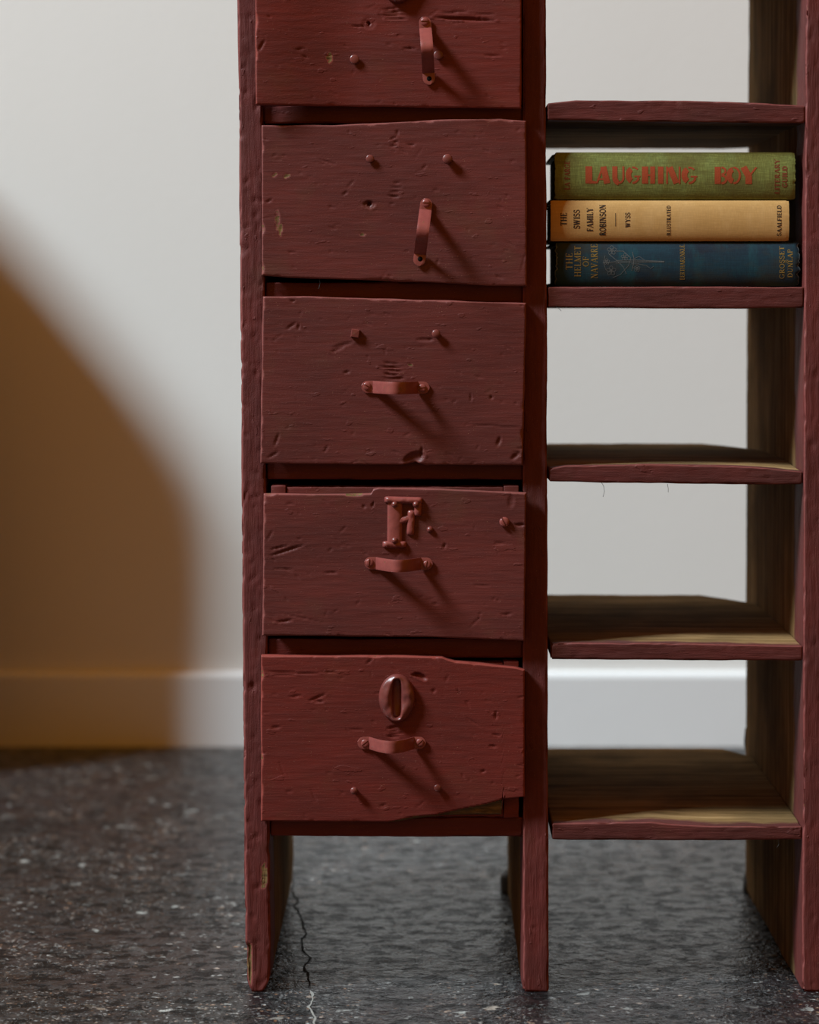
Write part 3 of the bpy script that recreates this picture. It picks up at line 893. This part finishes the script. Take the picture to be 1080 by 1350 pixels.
# fat poster capitals of the green book
DECO = {
 'L': (.62, [([(.2,0),(.2,1)], .36), ([(.2,.05),(.6,.05)], .11), ([(.36,.12),(.6,.06)], .1)]),
 'A': (.86, [([(.05,.02),(.36,.98)], .10), ([(.40,.98),(.62,0)], .34), ([(.16,.25),(.6,.25)], .09)]),
 'U': (.82, [([(.19,1),(.19,.38)] + arc(.42,.38,.23,.33,180,270,8), .30), (arc(.42,.34,.27,.30,270,360,8) + [(.69,1)], .12)]),
 'G': (.86, [(arc(.42,.5,.26,.36,110,250,14), .32), (arc(.44,.5,.36,.45,100,45,6), .1), (arc(.44,.5,.34,.45,262,335,8), .12), ([(.5,.42),(.86,.42)], .09), ([(.72,.42),(.74,.2)], .12)]),
 'H': (.82, [([(.2,0),(.2,1)], .36), ([(.36,.5),(.6,.5)], .09), ([(.65,0),(.65,1)], .28)]),
 'I': (.42, [([(.21,0),(.21,1)], .36)]),
 'N': (.9, [([(.07,0),(.07,1)], .1), ([(.22,.97),(.6,.03)], .34), ([(.78,0),(.78,1)], .1)]),
 'B': (.78, [([(.2,0),(.2,1)], .36), (arc(.42,.76,.24,.20,90,-90,10), .12), (arc(.42,.27,.28,.23,90,-90,10), .14)]),
 'O': (.84, [(arc(.42,.5,.26,.35,100,260,14), .30), (arc(.44,.5,.32,.45,90,-90,14), .12), (arc(.42,.5,.38,.47,80,100,4), .06), ([(.4,.06),(.5,.06)], .1)]),
 'Y': (.9, [([(.17,1),(.44,.45)], .34), ([(.44,.0),(.44,.5)], .34), ([(.5,.5),(.84,.98)], .10)]),
}
def ribbon(pts, w, emit, step):
    """polyline ribbon with square caps, cut into short quads"""
    P = [Vector(p) for p in pts]
    Q = [P[0]]
    for a, b in zip(P, P[1:]):
        k = max(1, int(math.ceil((b-a).length/step)))
        Q += [a.lerp(b, i/k) for i in range(1, k+1)]
    row = []
    for i, p in enumerate(Q):
        d = (Q[min(i+1, len(Q)-1)] - Q[max(i-1, 0)]).normalized()
        nrm = Vector((-d.y, d.x))
        row.append((p + nrm*w/2, p - nrm*w/2))
    for (a, b), (c, d) in zip(row, row[1:]): emit((a, b, d, c))

def word(text, font, emit_world, x0, y0, height, total=None, tracking=.06, rot=False, boldness=1.0, xs=1.0):
    """emit_world(px,py quads); rot: reads bottom to top. x0,y0 = px start (upright: left/baseline; rot: baseline x / bottom y)"""
    wid = sum(font[c][0] + tracking for c in text) - tracking
    k = (total/(wid*height)) if total else xs
    cur = 0.0
    for c in text:
        w, st = font[c]
        for pts, th in st:
            def em(q):
                out = []
                for p in q:
                    u = (p.x + cur)*height*k; v = p.y*height
                    out.append((x0 + u, y0 - v) if not rot else (x0 - v, y0 - u))
                emit_world(out)
            ribbon(pts, th*boldness, em, .12)
        cur += w + tracking

# ------------------------------------------------------------------ books
def cloth(name, c1, c2, c3, stain=None, weave=1.0, zr=None, edge=None):
    t = NT(name)
    a = t.noise(26, (.7,1,1.6), 4, .65)
    col = t.mix(t.ramp(a, [(.36, 0.0), (.66, 1.0)]), c1, c2)
    b = t.noise(55, (1,1,.35), 4, .6, off=(3,3,3))
    col = t.mix(t.ramp(b, [(.5, 0.0), (.72, .7)]), col, c3)
    wx = t.noise(1500, (1,1,.06), 2, .5); wz = t.noise(1500, (.06,1,1), 2, .5)
    thr = t.math('MULTIPLY', t.math('ADD', wx, wz), .5)
    col = t.mix(t.ramp(thr, [(.36, .45*weave), (.6, 0.0)]), col, tuple(v*.35 for v in c2))
    col = t.mix(t.ramp(thr, [(.55, 0.0), (.72, .35*weave)]), col, tuple(min(1, v*1.9) for v in c1))
    if stain:
        col = t.mix(t.ramp(t.noise(17, (1,1,2), 4, .7, off=(7,7,1)), [(.5, 0.0), (.66, .6)]), col, stain)
    w = t.attr('wear_and_glint')
    if edge: col = t.mix(t.ramp(w, [(.4, 0.0), (.9, 1.0)]), col, edge)
    return t.fin(col, .62, t.bump(thr, .00025*weave, .8), .22)
def paper():
    t = NT('aged_page_block')
    col = t.ramp(t.noise(1400, (.02,.02,1), 2), [(.35, (.16,.12,.07)), (.65, (.42,.34,.22))])
    return t.fin(col, .8, t.bump(t.noise(1400, (.02,.02,1), 2), .0003))
M_paper = paper()

def book(name, x0, x1, yt, yb, y_front, depth, mat, label, bulge, frayed, seed, taper=0.0, dy=0.0):
    """closed book lying flat, spine to the camera. px outlines; returns (root, spine depth function)"""
    k = (D+y_front)/D
    xl, xr = X(x0, y_front), X(x1, y_front)
    zt, zb = Z(yt, y_front), Z(yb, y_front)
    zm, hh = (zt+zb)/2, (zt-zb)/2
    M = 26
    def yf0(z):
        u = max(-1, min(1, (z-zm)/hh))
        return y_front + bulge*(1-math.sqrt(max(0, 1-.86*u*u)))*1.25
    def yf(z):
        q = max(0.0, min(M-1e-6, (z-zb)/(zt-zb)*M)); i = int(q)
        return yf0(zb+(zt-zb)*i/M)*(1-q+i) + yf0(zb+(zt-zb)*(i+1)/M)*(q-i)
    root = tag(empty(name, ((xl+xr)/2, y_front+depth/2, zb)), label, 'book', 'old clothbound books stacked on the shelf')
    # cover: C-shaped shell (lower board, rounded spine, upper board)
    th = .0026
    outer, inner = [], []
    outer.append((y_front+depth, zb)); inner.append((y_front+depth, zb+th))
    for j in range(7):
        y = y_front+depth + (yf(zb)+.010-(y_front+depth))*(j+1)/7
        outer.append((y, zb)); inner.append((y, zb+th))
    outer.append((yf(zb)+.0062, zb+.0006)); inner.append((yf(zb)+.0075, zb+th))   # joint groove
    for i in range(M+1):
        z = zb + (zt-zb)*i/M
        outer.append((yf(z), z)); inner.append((yf(z)+.0016 + .006*(abs(i-M/2) > M/2-2), max(zb+th, min(zt-th, z))))
    outer.append((yf(zt)+.0062, zt-.0006)); inner.append((yf(zt)+.0075, zt-th))
    for j in range(7):
        y = yf(zt)+.010 + (y_front+depth-(yf(zt)+.010))*(j+1)/7
        outer.append((y, zt)); inner.append((y, zt-th))
    xs = axis(xl, xr, .0022, .003)
    vs, fs, ws = [], [], []
    m = len(outer)
    for x in xs:
        e = min(x-xl, xr-x)
        for prof, s in ((outer, 1), (inner, 0)):
            for i, (y, z) in enumerate(prof):
                p = Vector((x, y, z)); w = 0.0
                wob = noise.noise(p*70+Vector((seed, 0, 0)))
                if e < .004 and y < y_front + .012:
                    kf = (1-e/.004)
                    f_ = noise.noise(Vector((z*420, seed, x*30)))
                    sgn = 1 if x-xl < xr-x else -1
                    p.x += sgn*kf*frayed*(.0012 + .0022*max(-.4, f_))
                    p.y += kf*.0010*frayed*(1+f_)
                    w = min(1, frayed*kf*(.55+.9*max(0, f_)))
                if e < .0012 and s: 
                    p.z += (zm-p.z)/hh*.0004
                vs.append(p); ws.append(w)
    for i in range(len(xs)-1):
        for j in range(m-1):
            a = i*2*m + j
            fs.append((a, a+2*m, a+2*m+1, a+1))
            a = i*2*m + m + j
            fs.append((a, a+1, a+2*m+1, a+2*m))
        for j in (0, m-1):
            a = i*2*m + j; b = a + m
            fs.append((a, b, b+2*m, a+2*m))
    for i in (0, len(xs)-1):
        for j in range(m-1):
            a = i*2*m + j
            fs.append((a, a+1, a+1+m, a+m))
    cv = obj('cover', vs, fs, mat, root, ((xl+xr)/2, y_front+depth/2, zm), wear_and_glint=ws)
    flip_fix(cv); autosmooth(cv, 50)
    ins = .0036
    xs2 = [xl+ins, xr-ins]
    prof = [(y_front+depth-.004, zb+th), (y_front+depth-.004, zt-th)]
    for i in range(13):
        z = zt-th - (zt-zb-2*th)*i/12
        prof.append((yf(z)+.003+.004*abs(1-i/6)**4, z))
    n = len(prof)
    vs = [(x, y, z) for x in xs2 for (y, z) in prof]
    fs = [(i, (i+1) % n, (i+1) % n+n, i+n) for i in range(n)] + [tuple(reversed(range(n))), tuple(range(n, 2*n))]
    pb = obj('page_block', vs, fs, M_paper, root, ((xl+xr)/2, y_front+depth/2, zm), smooth=False)
    flip_fix(pb)
    pb['label'] = 'yellowed page block'
    return root, yf, cv

def lettering(root, yf, y_front, mat, jobs, label, name='spine_lettering', lift=.00014):
    vs, fs = [], []
    def emit(q):
        b = len(vs)
        for px, py in q:
            x, z = X(px, y_front), Z(py, y_front)
            vs.append((x, yf(z)-lift-.0004*0, z))
        fs.append((b, b+1, b+2, b+3))
    for j in jobs: j(emit)
    o = obj(name, vs, fs, mat, root, smooth=False)
    # face the camera
    me = o.data
    for p in me.polygons:
        if p.normal.y > 0: p.flip()
    o['label'] = label
    return o

M_green = cloth('green_book_cloth', (.205, .235, .062), (.165, .160, .036), (.21, .27, .085), stain=(.10, .075, .020), weave=1.0, edge=(.30, .28, .12))
M_tan = cloth('tan_book_cloth', (.56, .33, .12), (.50, .285, .095), (.60, .37, .15), weave=.35, edge=(.5, .3, .12))
M_blue = cloth('blue_book_cloth', (.010, .038, .056), (.011, .019, .032), (.012, .085, .10), stain=(.032, .030, .020), weave=.5, edge=(.26, .30, .29))
M_tan.node_tree.nodes
M_redink = m_plain('faded_red_stamping', (.36, .060, .018), .55)
M_redink2 = m_plain('dim_red_stamping', (.20, .045, .015), .6)
M_ink = m_plain('black_printing', (.022, .016, .010), .6)
M_gold = m_plain('dulled_gilt_stamping', (.26, .165, .040), .4, .6)
M_silver = m_plain('grey_line_stamping', (.11, .12, .12), .5)

BY = .009
g, gy, gc = book('green_book', 731, 1050, 200.5, 262.8, BY, .135, M_green, 'green clothbound book with red lettering on its spine, topmost of the stack', .0050, .55, 1)
lc = []
for ch, a, b in (('L',771.5,787.5),('A',786,807),('U',806.5,825.5),('G',825,845),('H',846,865),('I',867,876),('N',878,899.5),('G',898.5,920),('B',942,960),('O',957.5,978),('Y',976,999.5)):
    lc.append(lambda em, ch=ch, a=a, b=b: word(ch, DECO, em, a, 241.8+ (a-770)*.004, 22.6, total=b-a-.6))
lettering(g, gy, BY, M_redink, lc, 'red poster capitals reading LAUGHING BOY')
lettering(g, gy, BY, M_redink2, [lambda em: word('LA FARGE', GL, em, 751.5, 250, 7.0, total=38, rot=True, boldness=1.3)], 'small dim red capitals')
lettering(g, gy, BY, M_redink2, [lambda em: word('LITERARY', GL, em, 1028, 255.5, 6.4, total=46, rot=True, boldness=1.2),
    lambda em: word('GUILD', GL, em, 1038, 247, 6.4, total=28, rot=True, boldness=1.5)], 'small dim red capitals')

tn, ty, tc = book('tan_book', 726, 1041, 264.2, 317.8, BY-.001, .13, M_tan, 'tan clothbound book with black lettering, between the green and the blue book', .0042, .12, 2)
BYt = BY-.001
lettering(tn, ty, BYt, M_ink, [
    lambda em: word('THE', GL, em, 747.3, 297.5, 8.2, total=17, rot=True, boldness=1.2),
    lambda em: word('SWISS', GL, em, 764.6, 301.5, 8.2, total=25, rot=True, boldness=1.25),
    lambda em: word('FAMILY', GL, em, 782, 305, 8.2, total=31, rot=True, boldness=1.25),
    lambda em: word('ROBINSON', GL, em, 798.8, 310.5, 8.2, total=41, rot=True, boldness=1.25),
    lambda em: ribbon([(811.7, 298.5), (811.7, 281)], .7, lambda q: em([(p.x, p.y) for p in q]), 1.2),
    lambda em: word('WYSS', GL, em, 831, 299.7, 6.4, total=19.5, rot=True, boldness=1.2),
    lambda em: word('ILLUSTRATED', GL, em, 884.5, 310.5, 5.2, total=39.5, rot=True, boldness=1.2),
    lambda em: word('SAALFIELD', GL, em, 1030.5, 311, 5.6, total=40.5, rot=True, boldness=1.2)], 'black serif capitals')

bl, by_, bc = book('blue_book', 731, 1056, 319.4, 377.0, BY, .137, M_blue, 'dark blue clothbound book with gilt lettering and frayed ends, lowest of the stack', .0050, 1.0, 3)
lettering(bl, by_, BY, M_gold, [
    lambda em: word('THE', GL, em, 755, 355.5, 9, total=22, rot=True, boldness=.8),
    lambda em: word('HELMET', GL, em, 766, 365, 8.6, total=41, rot=True, boldness=.8),
    lambda em: word('OF', GL, em, 776.5, 351.5, 8, total=13.5, rot=True, boldness=.8),
    lambda em: word('NAVARRE', GL, em, 788.2, 367, 9, total=45.5, rot=True, boldness=.8),
    lambda em: word('BERTHA', GL, em, 903, 369, 6.2, total=23, rot=True, boldness=.9),
    lambda em: word('RUNKLE.', GL, em, 903, 345.5, 6.2, total=24, rot=True, boldness=.9),
    lambda em: word('GROSSET', GL, em, 1034.5, 367.5, 6.6, total=43, rot=True, boldness=.9),
    lambda em: word('&', GL, em, 1039.5, 347, 5.0, total=5, rot=True, boldness=.9),
    lambda em: word('DUNLAP', GL, em, 1045.3, 366, 6.6, total=37.5, rot=True, boldness=.9)], 'dull gilt serif capitals')
# flower and plume ornament in fine grey lines
orn = []
def ln(pts, w=.7): orn.append(lambda em: ribbon(pts, w, lambda q: em([(p.x, p.y) for p in q]), 1.5))
def petal(cx, cy, r1, r2, ang, n=12):
    a = math.radians(ang); out = []
    for i in range(n+1):
        th = 2*math.pi*i/n
        u, v = r1*(1+math.cos(th)), r2*math.sin(th)
        out.append((cx+u*math.cos(a)-v*math.sin(a), cy-(u*math.sin(a)+v*math.cos(a))))
    return out
for cx, cy, rr in ((807, 330, 5.0), (806, 357, 5.2), (800, 345, 3.2), (824, 339, 4.0), (840, 354, 3.5)):
    for q in range(5): ln(petal(cx, cy, rr*.62, rr*.42, 90+72*q), .5)
    ln([(cx+1.3*math.cos(a*.7), cy+1.3*math.sin(a*.7)) for a in range(10)], .5)
for y0, y1 in ((342.5, 344.5), (344, 345), (346, 345.5)): ln([(812, y0+1), (835, y0), (876, y1)], .6)
ln([(834,332),(836,341),(835,350),(833,357)], .7); ln([(812,331),(822,331),(832,340),(829,350),(818,362),(808,366)], .6)
ln([(803,335),(814,344),(822,352),(826,361)], .6); ln([(832,348),(842,348),(852,350),(858,354),(862,351)], .5); ln([(836,341),(843,338),(850,343)], .5)
ln([(798,337),(796,347),(799,356)], .5); ln([(812,345),(803,346),(795,346)], .8)
lettering(bl, by_, BY, M_silver, orn, 'fine grey line ornament of flowers and a plume', name='spine_ornament')

# ------------------------------------------------------------------ added unseen board, its outline shaped to throw the wall shadow
def m_oak():
    t = NT('honey_oak')
    w = t.noise(40, (1,1,.08), 5, .6)
    return t.fin(t.ramp(w, [(.3, (.30,.13,.04)), (.7, (.48,.24,.08))]), .5, t.bump(w, .0005))
OAK = m_oak()
DY0, DY1 = .90, .94
_t = (YW - DY0)/(YW + 2.48)
def from_wall(px, py):
    """point of the board that shades this point of the wall"""
    wx, wz = (px-VX)*S/.642, CAMZ-(py-VY)*S/.642
    return (wx + _t*(-5.855-wx), wz + _t*(6.77-wz))
prof = [from_wall(*p) for p in ((300,930),(300,770),(296,715),(284,664),(262,615),(226,564),(166,492),(110,425),(55,357),(0,305),(-70,262),(-160,235),(-300,220),(-900,215))]
prof = [(prof[0][0], .05)] + prof[1:] + [(prof[-1][0], .05)]
blocker = tag(empty('shadow_blocker', (-1.1, (DY0+DY1)/2, 0)), 'added oak board out of view, shaped to cast the shadow on the wall', 'shadow blocker')
vs = [(x, y, z) for y in (DY0, DY1) for x, z in prof]; n = len(prof)
fs = [(i, (i+1) % n, (i+1) % n+n, i+n) for i in range(n)] + [tuple(range(n)), tuple(reversed(range(n, 2*n)))]
flip_fix(obj('blocker_panel', vs, fs, OAK, blocker, smooth=False))
for xa in (prof[0][0]-.12, prof[-1][0]+.05):
    v, f = boxverts(xa, xa+.05, DY0-.12, DY1+.1, 0, .0495)
    flip_fix(obj('foot', v, f, OAK, blocker, smooth=False))  # feet of the added shadow-casting board

# ------------------------------------------------------------------ light
def area(name, loc, target, sx, sy, power, col):
    L = bpy.data.lights.new(name, 'AREA'); L.shape = 'RECTANGLE'; L.size = sx; L.size_y = sy
    L.energy = power; L.color = col
    o = bpy.data.objects.new(name, L); COL.objects.link(o)
    o.location = loc
    o.rotation_euler = (Vector(target)-Vector(loc)).to_track_quat('-Z', 'Y').to_euler()
    return o
dirv = Vector((1, .42, -1.07)).normalized()
tgt = Vector((.05, 0, .45))
area('window_light', tgt - dirv*9.0, tgt, 1.75, 1.75, 1670, (.73, .89, .97))
w = bpy.data.worlds.new('World'); sc.world = w; w.use_nodes = True
bg = w.node_tree.nodes['Background']; bg.inputs[0].default_value = (1.0, .37, .035, 1); bg.inputs[1].default_value = .36

# ------------------------------------------------------------------ camera
cam = bpy.data.cameras.new('camera'); co = bpy.data.objects.new('camera', cam); COL.objects.link(co)
co.location = (0, -D, CAMZ); co.rotation_euler = (math.radians(90), 0, 0)
cam.sensor_fit = 'HORIZONTAL'; cam.sensor_width = 24.0; cam.lens = F*24/1080
cam.shift_x = -(VX-540)/1080; cam.shift_y = -(675-VY)/1080
# shift_y is measured in frame widths
cam.dof.use_dof = True; cam.dof.focus_distance = D; cam.dof.aperture_fstop = 3.6
cam.clip_start = .05
sc.camera = co
vsx = sc.view_settings
vsx.view_transform = 'Standard'; vsx.look = 'None'; vsx.gamma = 1; vsx.use_curve_mapping = False; vsx.exposure = 0
for o in list(bpy.data.objects):
    if '_p' in o: del o['_p']
